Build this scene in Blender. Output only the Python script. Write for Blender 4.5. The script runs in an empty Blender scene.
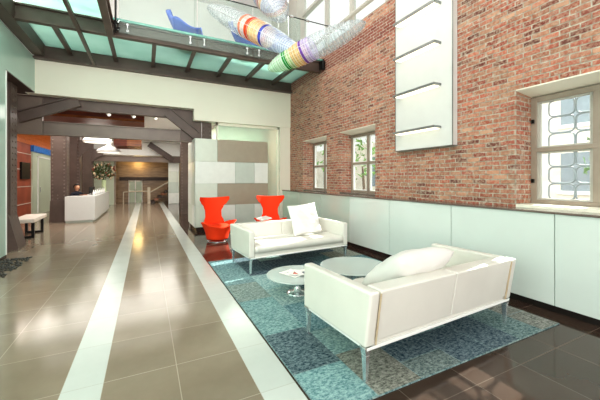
import bpy, bmesh, math, random
from mathutils import Vector, Matrix
random.seed(7)
R = math.radians
S = bpy.context.scene
C = S.collection

# ------------------------------------------------------------------ materials
MATS = {}
def srgb(h):
    h = h.lstrip('#')
    v = [int(h[i:i+2], 16)/255 for i in (0, 2, 4)]
    return tuple([(c/12.92 if c <= .04045 else ((c+.055)/1.055)**2.4) for c in v] + [1])
class NB:
    def __init__(s, name):
        s.m = bpy.data.materials.new(name); s.m.use_nodes = True
        s.t = s.m.node_tree; s.n = s.t.nodes; s.l = s.t.links
        s.b = s.n['Principled BSDF']
    def add(s, kind, **kw):
        n = s.n.new(kind)
        for k, v in kw.items():
            if hasattr(n, k): setattr(n, k, v)
        return n
    def math(s, op, a, b=None):
        n = s.n.new('ShaderNodeMath'); n.operation = op
        for i, v in enumerate((a, b)):
            if v is None: continue
            if isinstance(v, (int, float)): n.inputs[i].default_value = v
            else: s.l.new(v, n.inputs[i])
        return n.outputs[0]
    def ramp(s, fac, stops, interp='LINEAR'):
        n = s.n.new('ShaderNodeValToRGB'); n.color_ramp.interpolation = interp
        e = n.color_ramp.elements
        while len(e) < len(stops): e.new(.5)
        for el, (p, c) in zip(e, stops): el.position = p; el.color = c
        s.l.new(fac, n.inputs[0]); return n.outputs[0]
    def noise(s, vec, scale, detail=3, rough=.5):
        n = s.n.new('ShaderNodeTexNoise'); n.inputs['Scale'].default_value = scale
        n.inputs['Detail'].default_value = detail; n.inputs['Roughness'].default_value = rough
        if vec is not None: s.l.new(vec, n.inputs['Vector'])
        return n.outputs['Fac']
    def mix(s, fac, a, b, mode='MIX'):
        n = s.n.new('ShaderNodeMix'); n.data_type = 'RGBA'; n.blend_type = mode
        for sock, v in ((n.inputs[0], fac), (n.inputs[6], a), (n.inputs[7], b)):
            if isinstance(v, (int, float)): sock.default_value = v
            elif isinstance(v, tuple): sock.default_value = v
            else: s.l.new(v, sock)
        return n.outputs[2]
    def bump(s, h, strength=.3, dist=.01):
        n = s.n.new('ShaderNodeBump'); n.inputs['Strength'].default_value = strength
        n.inputs['Distance'].default_value = dist
        s.l.new(h, n.inputs['Height']); s.l.new(n.outputs[0], s.b.inputs['Normal'])
    def obj(s):
        return s.n.new('ShaderNodeTexCoord').outputs['Object']

def pm(name, col, rough=.5, metal=0, var=.06, scale=6, bump=0, spec=.5, emis=None, es=0, trans=0, alpha=1, coat=0):
    """plain procedural material: a colour broken up by soft noise"""
    if name in MATS: return MATS[name]
    b = NB(name); c = srgb(col)
    co = b.obj()
    f = b.noise(co, scale, 4)
    d = tuple([max(0, v*(1-var*2)) for v in c[:3]]+[1]); e = tuple([min(1, v*(1+var)) for v in c[:3]]+[1])
    b.l.new(b.ramp(f, [(.3, d), (.7, e)]), b.b.inputs['Base Color'])
    b.b.inputs['Roughness'].default_value = rough; b.b.inputs['Metallic'].default_value = metal
    b.b.inputs['Specular IOR Level'].default_value = spec
    b.b.inputs['Transmission Weight'].default_value = trans
    b.b.inputs['Alpha'].default_value = alpha; b.b.inputs['Coat Weight'].default_value = coat
    if emis: b.b.inputs['Emission Color'].default_value = srgb(emis); b.b.inputs['Emission Strength'].default_value = es
    if bump: b.bump(b.noise(co, scale*12, 4), bump, .004)
    MATS[name] = b.m; return b.m

def glass(name, col, alpha=.25, rough=.02, spec=.5):
    """thin pane: mostly see-through, with a glossy tinted face"""
    if name in MATS: return MATS[name]
    b = NB(name)
    tr = b.add('ShaderNodeBsdfTransparent'); tr.inputs[0].default_value = srgb(col)
    mx = b.add('ShaderNodeMixShader')
    b.b.inputs['Base Color'].default_value = srgb(col); b.b.inputs['Roughness'].default_value = rough
    b.b.inputs['Specular IOR Level'].default_value = spec
    f = b.noise(b.obj(), 1.2, 2)
    b.l.new(b.math('ADD', b.math('MULTIPLY', f, .06), alpha-.03), mx.inputs[0])
    b.l.new(tr.outputs[0], mx.inputs[1]); b.l.new(b.b.outputs[0], mx.inputs[2])
    b.l.new(mx.outputs[0], b.n['Material Output'].inputs[0])
    MATS[name] = b.m; return b.m

def brick_mat():
    b = NB('old_red_brick')
    co = b.obj(); sp = b.add('ShaderNodeSeparateXYZ'); b.l.new(co, sp.inputs[0])
    cb = b.add('ShaderNodeCombineXYZ')
    wob = b.math('MULTIPLY', b.math('SUBTRACT', b.noise(co, 3.5, 3), .5), .035)
    b.l.new(b.math('ADD', sp.outputs[0], sp.outputs[1]), cb.inputs[0])
    b.l.new(b.math('ADD', sp.outputs[2], wob), cb.inputs[1])
    def br(c1, c2, mo, ms):
        t = b.add('ShaderNodeTexBrick'); t.offset = .5
        t.inputs['Scale'].default_value = 1; t.inputs['Brick Width'].default_value = .195
        t.inputs['Row Height'].default_value = .065; t.inputs['Mortar Size'].default_value = ms
        t.inputs['Mortar Smooth'].default_value = .5; t.inputs['Bias'].default_value = 0
        t.inputs['Color1'].default_value = c1; t.inputs['Color2'].default_value = c2; t.inputs['Mortar'].default_value = mo
        b.l.new(cb.outputs[0], t.inputs['Vector']); return t
    t = br((0, 0, 0, 1), (1, 1, 1, 1), (.5, .5, .5, 1), .0098)
    base = b.ramp(t.outputs['Color'], [(0, srgb('#5a2b26')), (.22, srgb('#a05141')), (.42, srgb('#bf715a')), (.6, srgb('#a87a62')), (.8, srgb('#98442f')), (1, srgb('#cb9c80'))])
    grime = b.noise(co, 28, 5, .65)
    base = b.mix(b.math('MULTIPLY', b.ramp(grime, [(.42, (0, 0, 0, 1)), (.6, (1, 1, 1, 1))]), .6), base, srgb('#c2a690'))
    dark = b.ramp(b.noise(co, 2.2, 5, .7), [(.46, (0, 0, 0, 1)), (.6, (1, 1, 1, 1))])
    base = b.mix(b.math('MULTIPLY', dark, .28), base, srgb('#6e5348'))
    mort = b.ramp(b.noise(co, 14, 4), [(.35, srgb('#93897a')), (.65, srgb('#c2bcae'))])
    # mortar smeared wider over some areas
    sm = b.math('GREATER_THAN', b.noise(co, 9, 5, .7), .6)
    fac = b.math('MAXIMUM', t.outputs['Fac'], b.math('MULTIPLY', sm, .5))
    col = b.mix(fac, base, mort)
    # a slightly higher-contrast dark red band of newer brick high up
    z = sp.outputs[2]
    band = b.math('MULTIPLY', b.math('MULTIPLY', b.math('GREATER_THAN', z, 4.42), b.math('LESS_THAN', z, 4.83)), b.math('SUBTRACT', 1, t.outputs['Fac']))
    col = b.mix(b.math('MULTIPLY', band, .65), col, srgb('#7b3a35'))
    b.l.new(col, b.b.inputs['Base Color']); b.b.inputs['Roughness'].default_value = .9
    h = b.math('ADD', b.math('MULTIPLY', b.math('SUBTRACT', 1, t.outputs['Fac']), .8), b.math('MULTIPLY', grime, .6))
    b.bump(h, .8, .012)
    return b.m

def tile_mat(name, c1, c2, joint, tw, th, ox, oy, rough=.12, ms=.0035, var=2.0, coat=0):
    b = NB(name); co = b.obj()
    mp = b.add('ShaderNodeMapping'); mp.inputs['Location'].default_value = (-ox, -oy, 0); b.l.new(co, mp.inputs[0])
    t = b.add('ShaderNodeTexBrick'); t.offset = 0; t.squash = 1
    for k, v in (('Scale', 1), ('Brick Width', tw), ('Row Height', th), ('Mortar Size', ms), ('Mortar Smooth', .1)): t.inputs[k].default_value = v
    t.inputs['Color1'].default_value = (.35, .35, .35, 1); t.inputs['Color2'].default_value = (.65, .65, .65, 1); t.inputs['Mortar'].default_value = (.5, .5, .5, 1)
    b.l.new(mp.outputs[0], t.inputs['Vector'])
    n = b.noise(co, var, 5, .6)
    f = b.math('ADD', b.math('MULTIPLY', t.outputs['Color'], .5), b.math('MULTIPLY', n, .5))
    base = b.ramp(f, [(.35, srgb(c1)), (.65, srgb(c2))])
    b.l.new(b.mix(t.outputs['Fac'], base, srgb(joint)), b.b.inputs['Base Color'])
    b.l.new(b.math('ADD', b.math('MULTIPLY', b.noise(co, 5, 4), .08), rough), b.b.inputs['Roughness'])
    b.b.inputs['Coat Weight'].default_value = coat; b.b.inputs['Coat Roughness'].default_value = .04
    b.bump(b.math('SUBTRACT', 1, t.outputs['Fac']), .15, .002)
    return b.m

def rug_mat():
    b = NB('patchwork_wool'); co = b.obj()
    a = b.add('ShaderNodeVertexColor'); a.layer_name = 'patch'
    mp = b.add('ShaderNodeMapping'); mp.inputs['Scale'].default_value = (26, 60, 1); b.l.new(co, mp.inputs[0])
    n1 = b.noise(mp.outputs[0], 1, 5, .7); n2 = b.noise(co, 34, 6, .8); n3 = b.noise(co, 90, 3, .6)
    w = b.ramp(b.math('ADD', b.math('MULTIPLY', n1, .5), b.math('MULTIPLY', n2, .5)), [(.42, (0, 0, 0, 1)), (.58, (1, 1, 1, 1))])
    lo = b.mix(1.0, a.outputs[0], (.34, .42, .47, 1), 'MULTIPLY')
    hi = b.mix(.32, a.outputs[0], srgb('#cfdad7'))
    b.l.new(b.mix(w, lo, hi), b.b.inputs['Base Color'])
    b.b.inputs['Roughness'].default_value = .95; b.b.inputs['Specular IOR Level'].default_value = .15
    b.bump(n3, .5, .006)
    return b.m

def wood_mat(name, c1, c2, rough=.3, sc=(1, 8, 8)):
    b = NB(name); co = b.obj()
    mp = b.add('ShaderNodeMapping'); mp.inputs['Scale'].default_value = sc; b.l.new(co, mp.inputs[0])
    b.l.new(b.ramp(b.noise(mp.outputs[0], 2, 6, .6), [(.3, srgb(c1)), (.7, srgb(c2))]), b.b.inputs['Base Color'])
    b.b.inputs['Roughness'].default_value = rough
    return b.m

def hull_mat():
    """clear ribbed glass with fine crosswise lines and coloured bands (the local X axis runs along the hull)"""
    b = NB('ribbed_art_glass')
    co = b.add('ShaderNodeTexCoord').outputs['Object']
    sp = b.add('ShaderNodeSeparateXYZ'); b.l.new(co, sp.inputs[0])
    at = b.add('ShaderNodeVertexColor'); at.layer_name = 'band'
    st = b.math('PINGPONG', b.math('MULTIPLY', sp.outputs[0], 24), .5)
    line = b.math('GREATER_THAN', st, .33)
    ang = b.math('ARCTAN2', sp.outputs[2], sp.outputs[1])
    line2 = b.math('GREATER_THAN', b.math('PINGPONG', b.math('MULTIPLY', ang, 4), .5), .42)
    ln = b.math('MAXIMUM', line, line2)
    sep = b.add('ShaderNodeSeparateColor'); b.l.new(at.outputs[0], sep.inputs[0])
    tr = b.add('ShaderNodeBsdfTransparent'); b.l.new(b.mix(at.outputs['Alpha'], (.93, .96, .97, 1), at.outputs[0]), tr.inputs[0])
    b.l.new(b.mix(at.outputs['Alpha'], b.mix(ln, srgb('#eef3f4'), srgb('#a2abb0')), at.outputs[0]), b.b.inputs['Base Color'])
    b.b.inputs['Roughness'].default_value = .08
    mx = b.add('ShaderNodeMixShader')
    al = b.math('ADD', b.math('MULTIPLY', ln, .22), b.math('ADD', b.math('MULTIPLY', at.outputs['Alpha'], .14), .22))
    b.l.new(b.math('MINIMUM', al, .9), mx.inputs[0])
    b.l.new(tr.outputs[0], mx.inputs[1]); b.l.new(b.b.outputs[0], mx.inputs[2]); b.l.new(mx.outputs[0], b.n['Material Output'].inputs[0])
    b.bump(ln, .5, .01)
    return b.m

def facade_mat():
    b = NB('street_facade'); co = b.obj()
    sp = b.add('ShaderNodeSeparateXYZ'); b.l.new(co, sp.inputs[0])
    n = b.noise(co, 1.5, 4)
    b.l.new(b.ramp(n, [(.3, srgb('#d5cdbd')), (.7, srgb('#efe9dd'))]), b.b.inputs['Base Color'])
    b.b.inputs['Roughness'].default_value = .9
    return b.m

M_brick = brick_mat()
M_floor = tile_mat('taupe_polished_tile', '#857868', '#968877', '#a89c8e', .555, .62, -.535, 2.06, .1)
M_floor_mid = tile_mat('taupe_polished_tile_centre', '#857868', '#968877', '#a89c8e', .5, .62, -.28, 2.06, .1)
M_stripe = tile_mat('pale_stripe_tile', '#bec2bd', '#ccceca', '#b7b5ae', .6, .62, -.6, 2.06, .16, .003)
M_darkfl = tile_mat('dark_brown_polished_tile', '#40332c', '#4d3f37', '#665a51', .55, .62, 1.06, 2.06, .06)
M_rug = rug_mat()
M_leather = pm('white_leather', '#dddbd3', .42, var=.02, scale=3, bump=.12)
M_leather_in = pm('cream_leather_seam', '#c9b79c', .6, var=.05)
M_quilt = pm('white_linen_pillow', '#e0deda', .8, var=.03, scale=3, bump=.2)
M_chrome = pm('brushed_chrome', '#dfe3e4', .22, .85, var=.03)
M_steel = pm('brown_painted_steel', '#5f514a', .42, .1, var=.12, scale=2.5, bump=.1)
M_steel_l = pm('light_brown_painted_steel', '#766960', .4, .1, var=.08, scale=2.5, bump=.1)
M_steel_d = pm('dark_brown_painted_steel', '#4a3c37', .45, .1, var=.1, scale=2.5)
M_black = pm('black_metal', '#161616', .35, .3)
M_cream = pm('cream_paint', '#ebe9da', .6, var=.015, scale=.8)
M_white = pm('white_paint', '#f0f1ee', .5, var=.01, scale=.8)
M_upper = pm('cool_white_plaster', '#e8e4e3', .6, var=.02, scale=.6)
M_mint = pm('mint_back_painted_glass', '#b7d6cc', .22, var=.03, scale=.5)
M_cab = pm('frosted_pale_green_glass', '#d5dfda', .16, var=.03, scale=.9, coat=.3)
M_cab2 = pm('frosted_green_glass', '#c1cfc6', .16, var=.03, scale=.9, coat=.3)
M_ledge = pm('dark_stone_ledge', '#6f625b', .15, var=.1, scale=8)
M_kick = pm('dark_kickboard', '#3f3a38', .25, .4)
M_orange = pm('orange_red_felt', '#f4431a', .75, var=.03, scale=5, bump=.15, spec=.3)
M_blue = pm('blue_felt', '#3d5fc4', .6, var=.05, scale=5)
def teal():
    b = NB('teal_floor_glass'); c = b.ramp(b.noise(b.obj(), 1.5, 3), [(.3, srgb('#c4e3db')), (.7, srgb('#d6efe8'))])
    tl_ = b.add('ShaderNodeBsdfTranslucent'); b.l.new(c, tl_.inputs[0]); b.l.new(c, b.b.inputs['Base Color']); b.b.inputs['Roughness'].default_value = .1
    m1 = b.add('ShaderNodeMixShader'); m1.inputs[0].default_value = .3; b.l.new(tl_.outputs[0], m1.inputs[1]); b.l.new(b.b.outputs[0], m1.inputs[2])
    tr = b.add('ShaderNodeBsdfTransparent'); b.l.new(c, tr.inputs[0]); m2 = b.add('ShaderNodeMixShader'); m2.inputs[0].default_value = .8
    b.l.new(tr.outputs[0], m2.inputs[1]); b.l.new(m1.outputs[0], m2.inputs[2]); b.l.new(m2.outputs[0], b.n['Material Output'].inputs[0]); return b.m
M_teal = teal()
M_tedge = pm('teal_glass_edge', '#79b7ac', .1, var=.08, scale=10)
M_clear = glass('clear_guard_glass', '#f3faf8', .07, .01)
M_table = glass('pale_table_glass', '#eef5f2', .46, .03)
M_pane = glass('window_pane_glass', '#fbffff', .06, .01)
M_office = glass('office_partition_glass', '#e8f2ea', .35, .03)
M_wframe = pm('taupe_window_frame', '#9a8d80', .45, var=.05)
M_tilew = pm('white_gloss_panel', '#e4e8e3', .3, var=.02)
M_tileg = pm('grey_green_gloss_panel', '#c3cdc5', .3, var=.02)
M_tilem = pm('pale_mint_gloss_panel', '#d4dbd0', .3, var=.02)
M_tilet = pm('taupe_gloss_panel', '#a59c8c', .3, var=.02)
M_led = pm('led_strip', '#fff6e2', .5, emis='#fff3da', es=1.6)
M_lamp = pm('lamp_glow', '#ffffff', .5, emis='#fff6e6', es=1.0)
M_panel = pm('white_backlit_panel', '#d2d4d1', .35, var=.01)
M_shelf = pm('grey_anodised_metal', '#8f9290', .3, .6)
M_redwall = pm('red_brown_plaster', '#a2543c', .6, var=.12, scale=2)
M_orwood = wood_mat('orange_wood', '#b5521f', '#e0853f', .3)
M_rwood = wood_mat('dark_red_wood', '#42190f', '#7e3a22', .45)
M_bwood = wood_mat('brown_wood', '#6e3d22', '#9d6236', .25)
M_bluelite = pm('blue_strip', '#2c6fb5', .4, var=.3, scale=12, emis='#2c6fb5', es=.2)
M_endwall = wood_mat('bronze_end_wall', '#8b745c', '#b99e7e', .3, (1, 1, 5))
M_pgreen = glass('pale_green_door_glass', '#c6d6bf', .8, .1)
M_pgreen2 = pm('pale_green_panel', '#c6d1bd', .3, var=.05, scale=1)
M_rail = pm('pale_guard_rail', '#cfc4b0', .4)
M_wire = pm('grey_wire', '#b9bdbe', .4, .5)
M_hull = hull_mat()
M_paper = pm('white_paper', '#f3f1ec', .7)
M_leaf = pm('leaf_green', '#4f5f35', .6, var=.3, scale=20)
M_petal = pm('cream_petals', '#e9d3b4', .6, var=.2, scale=20)
M_petal2 = pm('rust_petals', '#8a4a34', .6, var=.2, scale=20)
M_vase = pm('pale_green_vase_glass', '#cfdfb5', .1, var=.05)
M_skin = pm('skin', '#d29b7c', .5, var=.04)
M_hair = pm('dark_hair', '#221814', .6)
M_suit = pm('dark_navy_jacket', '#1d2130', .8, var=.1)
M_trou = pm('charcoal_trousers', '#23242a', .8, var=.1)
M_bench = pm('beige_bench_pad', '#d7cec3', .5, var=.05)
M_pebble = pm('dark_pebbles', '#4b4a46', .6, var=.3, scale=30)
M_facade = facade_mat()
M_fwin = pm('facade_window_glass', '#7d8b95', .1)
M_asph = pm('street_asphalt', '#9a9a98', .9, var=.1)
M_tree = pm('street_tree_leaves', '#6fa044', .8, var=.3, scale=8)
M_bark = pm('tree_bark', '#6b5a48', .9)

# ------------------------------------------------------------------ mesh helpers
def nb(): return bmesh.new()
def box(bm, x0, x1, y0, y1, z0, z1, mtx=None):
    v = [bm.verts.new((x, y, z)) for z in (z0, z1) for y in (y0, y1) for x in (x0, x1)]
    for f in ((0, 2, 3, 1), (4, 5, 7, 6), (0, 1, 5, 4), (2, 6, 7, 3), (0, 4, 6, 2), (1, 3, 7, 5)):
        bm.faces.new([v[i] for i in f])
    if mtx is not None: bmesh.ops.transform(bm, matrix=mtx, verts=v)
    return v
def hexa(bm, p):
    """8 corners: 4 bottom (loop) + 4 top (loop)"""
    v = [bm.verts.new(q) for q in p]
    for f in ((3, 2, 1, 0), (4, 5, 6, 7), (0, 1, 5, 4), (1, 2, 6, 5), (2, 3, 7, 6), (3, 0, 4, 7)):
        bm.faces.new([v[i] for i in f])
    return v
def prism(bm, pts, a0, a1, axis='x'):
    """2D outline extruded along an axis"""
    def mk(p, a):
        return {'x': (a, p[0], p[1]), 'y': (p[0], a, p[1]), 'z': (p[0], p[1], a)}[axis]
    A = [bm.verts.new(mk(p, a0)) for p in pts]; B = [bm.verts.new(mk(p, a1)) for p in pts]
    n = len(pts)
    bm.faces.new(A[::-1]); bm.faces.new(B)
    for i in range(n): bm.faces.new((A[i], A[(i+1) % n], B[(i+1) % n], B[i]))
def tube(bm, pts, r, seg=8, r1=None, closed=False):
    pts = [Vector(p) for p in pts]; n = len(pts); rings = []
    up = Vector((0, 0, 1)); prev = None
    for i, p in enumerate(pts):
        if closed: d = pts[(i+1) % n]-pts[i-1]
        else: d = pts[min(i+1, n-1)]-pts[max(i-1, 0)]
        d.normalize()
        if prev is None:
            a = d.orthogonal().normalized()
        else:
            a = (prev - d*prev.dot(d))
            a = a.normalized() if a.length > 1e-6 else d.orthogonal().normalized()
        prev = a; b = d.cross(a)
        rr = r if r1 is None else r+(r1-r)*i/(n-1)
        rings.append([bm.verts.new(p+a*rr*math.cos(2*math.pi*k/seg)+b*rr*math.sin(2*math.pi*k/seg)) for k in range(seg)])
    m = n if closed else n-1
    for i in range(m):
        q = rings[(i+1) % n]
        for k in range(seg): bm.faces.new((rings[i][k], rings[i][(k+1) % seg], q[(k+1) % seg], q[k]))
    if not closed: bm.faces.new(rings[0][::-1]); bm.faces.new(rings[-1])
def lathe(bm, prof, cx=0, cy=0, seg=32, cap=True):
    rings = []
    for r, z in prof:
        rings.append([bm.verts.new((cx+r*math.cos(2*math.pi*k/seg), cy+r*math.sin(2*math.pi*k/seg), z)) for k in range(seg)])
    for a, b in zip(rings, rings[1:]):
        for k in range(seg): bm.faces.new((a[k], a[(k+1) % seg], b[(k+1) % seg], b[k]))
    if cap: bm.faces.new(rings[0][::-1]); bm.faces.new(rings[-1])
def ball(bm, c, r, seg=8, sc=(1, 1, 1)):
    ret = bmesh.ops.create_uvsphere(bm, u_segments=seg, v_segments=max(4, seg//2+1), radius=r)
    bmesh.ops.transform(bm, matrix=Matrix.Translation(c) @ Matrix.Diagonal((*sc, 1)), verts=ret['verts'])
def obj(name, bm, mat, parent=None, bevel=0, smooth=False, seg=2, loc=None, subsurf=0):
    bmesh.ops.recalc_face_normals(bm, faces=bm.faces)
    me = bpy.data.meshes.new(name); bm.to_mesh(me); bm.free()
    if mat: me.materials.append(mat)
    o = bpy.data.objects.new(name, me); C.objects.link(o)
    if parent: o.parent = parent
    if loc: o.location = loc
    if bevel:
        m = o.modifiers.new('Bevel', 'BEVEL'); m.width = bevel; m.segments = seg; m.limit_method = 'ANGLE'; m.angle_limit = R(35)
    if subsurf:
        m = o.modifiers.new('Sub', 'SUBSURF'); m.levels = subsurf; m.render_levels = subsurf
    if smooth or bevel or subsurf:
        for p in me.polygons: p.use_smooth = True
        if bevel and not subsurf:
            w = o.modifiers.new('WN', 'WEIGHTED_NORMAL')
    return o
def thing(name, label, cat, loc=(0, 0, 0), rz=0, group=None):
    o = bpy.data.objects.new(name, None); C.objects.link(o); o.empty_display_size = .1
    o.location = loc; o.rotation_euler = (0, 0, rz); o['label'] = label; o['category'] = cat
    if group: o['group'] = group
    return o
def tag(o, label, cat, group=None):
    o['label'] = label; o['category'] = cat
    if group: o['group'] = group
    return o
def dup(root, loc, rz, label, group=None):
    r = root.copy(); C.objects.link(r); r.location = loc; r.rotation_euler = (0, 0, rz); r['label'] = label
    if group: r['group'] = group
    for ch in list(root.children):
        c = ch.copy(); C.objects.link(c); c.parent = r
        for g in list(ch.children):
            d = g.copy(); C.objects.link(d); d.parent = c
    return r
def struct(name, bm, mat, label=None, parent=None, bevel=0):
    o = obj(name, bm, mat, parent, bevel)
    if parent is None:
        o['kind'] = 'structure'
        if label: o['label'] = label
        o['category'] = name.split('_')[0]
    return o
def sbox(name, mat, dims, label=None, bevel=0):
    b = nb(); box(b, *dims); return struct(name, b, mat, label, None, bevel)

# ================================================================== SETTING
XL, XB, YF = -2.38, 4.35, 9.44          # left wall, brick face, fascia plane
# floor zones
b = nb(); box(b, -7, -.535, -1.5, 24, -.1, 0)
struct('floor', b, M_floor, 'taupe polished stone tile floor left of the pale stripes')
b = nb(); box(b, -.28, .72, -1.5, 24, -.1, 0)
struct('floor_centre', b, M_floor_mid, 'taupe polished tile walkway between the two pale stripes')
b = nb(); box(b, -.535, -.28, -1.5, 24, -.1, 0)
struct('trim_1', b, M_stripe, 'long pale floor stripe on the left of the walkway')
b = nb(); box(b, .72, .985, -1.5, 24, -.1, 0)
struct('trim_2', b, M_stripe, 'long pale floor stripe beside the rug')
b = nb(); box(b, .985, 6, -1.5, 24, -.1, 0)
struct('floor_right', b, M_darkfl, 'dark brown polished tile floor under the seating area')

# left wall of mint glass: near part full height, far part only above the opening
b = nb(); box(b, XL-.18, XL, -1.5, 7.74, 0.06, 4.4); box(b, XL-.18, XL, 7.74, YF, 3.58, 4.4)
struct('wall_left', b, M_mint, 'pale mint back-painted glass wall at the left')
b = nb(); box(b, -7, XL, 7.75, 9.7, 3.56, 3.58); struct('ceiling_alcove', b, M_steel_d, 'dark brown soffit under the end of the mint glass wall')
b = nb(); box(b, XL-.16, XL+.006, -1.5, 7.74, 0, .06); struct('baseboard_left', b, M_kick, 'dark base strip under the mint glass wall')
b = nb(); box(b, XL-.19, XL+.012, 7.725, 7.755, .06, 3.56); struct('trim_3', b, M_white, 'thin white edge of the mint glass wall')
b = nb(); box(b, XL-.02, XL+.003, 3.59, 3.6, .06, 4.4); box(b, XL-.02, XL+.003, 6.19, 6.2, .06, 4.4)
struct('trim_4', b, M_cab2, 'vertical joints in the mint glass wall')
# fascia
b = nb()
box(b, XL-.18, 1.25, YF, YF+.25, 3.55, 4.38); box(b, 1.25, XB+.05, YF, YF+.25, 3.22, 4.38)
struct('wall_fascia', b, M_cream, 'cream fascia wall under the glass bridge')
b = nb(); box(b, 3.98, XB+.1, YF+.03, YF+.22, 0, 3.22)
struct('wall_pier', b, M_cream, 'cream wall strip beside the brick corner')
# upper storey wall
b = nb(); box(b, -6, XB+.4, 11.6, 11.75, 3.9, 9.5)
struct('wall_upper', b, M_upper, 'cool white upstairs wall behind the glass bridge')
b = nb(); box(b, 1.55, 1.565, 11.585, 11.6, 4.7, 9); box(b, -1.35, -1.335, 11.585, 11.6, 4.7, 9)
struct('trim_5', b, M_tileg, 'vertical seams on the upstairs wall')
b = nb(); box(b, -6, XL-.0, 4.5, 11.6, 4.76, 4.9); box(b, -6, XB, YF+.02, 11.6, 4.38, 4.76)
struct('floor_upper', b, M_white, 'upstairs floor slab behind the fascia')
b = nb(); box(b, XL-.18, XL-.02, -1.5, YF, 4.78, 9.5)
struct('wall_upper_left', b, M_upper, 'white upstairs wall above the mint glass')

# brick wall with three window openings
WIN = [(7.12, 8.50), (5.15, 6.50), (.98, 2.37)]   # frame Y ranges at the recess
WZ0, WZ1 = 1.17, 2.6
b = nb()
ys = [-1.5]
for a, c in sorted(WIN): ys += [a, c]
ys += [13]
for i in range(0, len(ys)-1, 2):                 # solid piers
    box(b, XB, 4.80, ys[i], ys[i+1], 0, 5.07)
for a, c in WIN:
    box(b, XB, 4.80, a, c, 0, WZ0-.04); box(b, XB, 4.80, a, c, WZ1+.075, 5.07)
struct('wall_right', b, M_brick, 'old red brick wall with deep window recesses')
b = nb()
box(b, XB+.02, XB+.34, -1.5, 12, 5.07, 5.11)
struct('trim_6', b, M_wframe, 'dark capping along the top of the brick wall')
# clerestory
b = nb()
for y in (3.3, 4.95, 6.25, 7.45): box(b, XB+.22, XB+.32, y, y+.14, 5.11, 9.3)
box(b, XB+.18, XB+.32, -1.5, 9.1, 6.75, 6.85)
M_mull = pm('grey_white_mullion', '#b5b2aa', .5, var=.02)
tw = struct('window_1', b, M_mull, 'high white-framed clerestory window above the brick wall')
b = nb(); box(b, XB+.265, XB+.275, -1.5, 9.1, 5.11, 9.3); obj('pane', b, M_pane, tw)
b = nb(); box(b, -6, XB+.4, 9.5, 11.8, 7.9, 8.0); struct('ceiling_upper', b, M_upper, 'unseen ceiling added over the upstairs floor to dim its wall')  # out of view; added to cut the sky light on the upstairs wall
b = nb(); tube(b, [(XB+.1, -1.5, 5.46), (XB+.1, 9.2, 5.46)], .05, 10)
struct('trim_7', b, M_mull, 'cream rail running in front of the clerestory glass')
b = nb(); box(b, XB+.0, XB+.34, 8.95, 9.25, 5.11, 9.3); box(b, XB+.16, XB+.34, 9.25, 11.6, 5.11, 9.3)
struct('wall_upper_right', b, M_mull, 'white pier at the end of the clerestory')
# windows 2..4
for k, (y0, y1) in enumerate(WIN):
    n = k+2
    b = nb(); xf = 4.70; t = .06 if k < 2 else .07
    box(b, xf, xf+.09, y0, y0+t, WZ0, WZ1); box(b, xf, xf+.09, y1-t, y1, WZ0, WZ1)
    box(b, xf, xf+.09, y0+t, y1-t, WZ1-t, WZ1); box(b, xf, xf+.09, y0+t, y1-t, WZ0, WZ0+t*.8)
    box(b, xf-.01, xf+.07, y0+t, y1-t, 1.86, 1.915)
    ym = (y0+y1)/2; box(b, xf-.005, xf+.08, ym-.04, ym+.04, WZ0+t*.8, WZ1-t)
    labels = ['farthest sash window in the brick wall', 'sash window in the brick wall, second from the far end', 'wide sash window with curved bars at the right edge']
    w = struct('window_%d' % n, b, M_wframe, labels[k], None, .004)
    b = nb(); s = .035
    for z0, z1 in ((WZ0+t*.8, 1.86), (1.915, WZ1-t)):
        for ya, yb in ((y0+t, ym-.04), (ym+.04, y1-t)):
            box(b, xf+.02, xf+.06, ya, ya+s, z0, z1); box(b, xf+.02, xf+.06, yb-s, yb, z0, z1)
            box(b, xf+.02, xf+.06, ya+s, yb-s, z0, z0+s*.6); box(b, xf+.02, xf+.06, ya+s, yb-s, z1-s*.6, z1)
    obj('sash', b, M_white if k < 2 else M_mull, w)
    b = nb(); box(b, xf+.035, xf+.04, y0+t, y1-t, WZ0+.05, WZ1-.05); obj('pane', b, M_pane, w)
    # soffit board and sill
    b = nb(); hexa(b, [(XB+.004, y0, WZ1+.058), (4.8, y0, WZ1), (4.8, y1, WZ1), (XB+.004, y1, WZ1+.058), (XB+.004, y0, WZ1+.074), (4.8, y0, WZ1+.074), (4.8, y1, WZ1+.074), (XB+.004, y1, WZ1+.074)]); obj('lintel_board', b, M_cream, w)
    b = nb(); box(b, XB, 4.80, y0, y1, WZ0-.04, WZ0); obj('sill', b, M_ledge if k < 2 else M_cream, w)
    if k == 2:   # rounded wire guard outside
        b = nb(); gy = .30; gz = .225
        for r_ in range(6):
            for c_ in range(5):
                cy = y1-.24-c_*gy; cz = WZ0+.16+r_*gz; pts = []
                for q in range(24):
                    a = 2*math.pi*q/24
                    cx_, sx_ = math.cos(a), math.sin(a)
                    pts.append((4.95, cy+math.copysign(abs(cx_)**.45, cx_)*gy*.48, cz+math.copysign(abs(sx_)**.45, sx_)*gz*.48))
                tube(b, pts, .011, 6, closed=True)
        obj('guard_grille', b, pm('blue_grey_wire', '#7f8890', .4, .3), w, smooth=True)
        b = nb(); box(b, xf-.03, xf-.01, y1-.05, y1-.02, 1.45, 1.5); box(b, xf-.03, xf-.01, y1-.05, y1-.02, 2.25, 2.3); obj('hinge', b, M_black, w)

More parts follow.
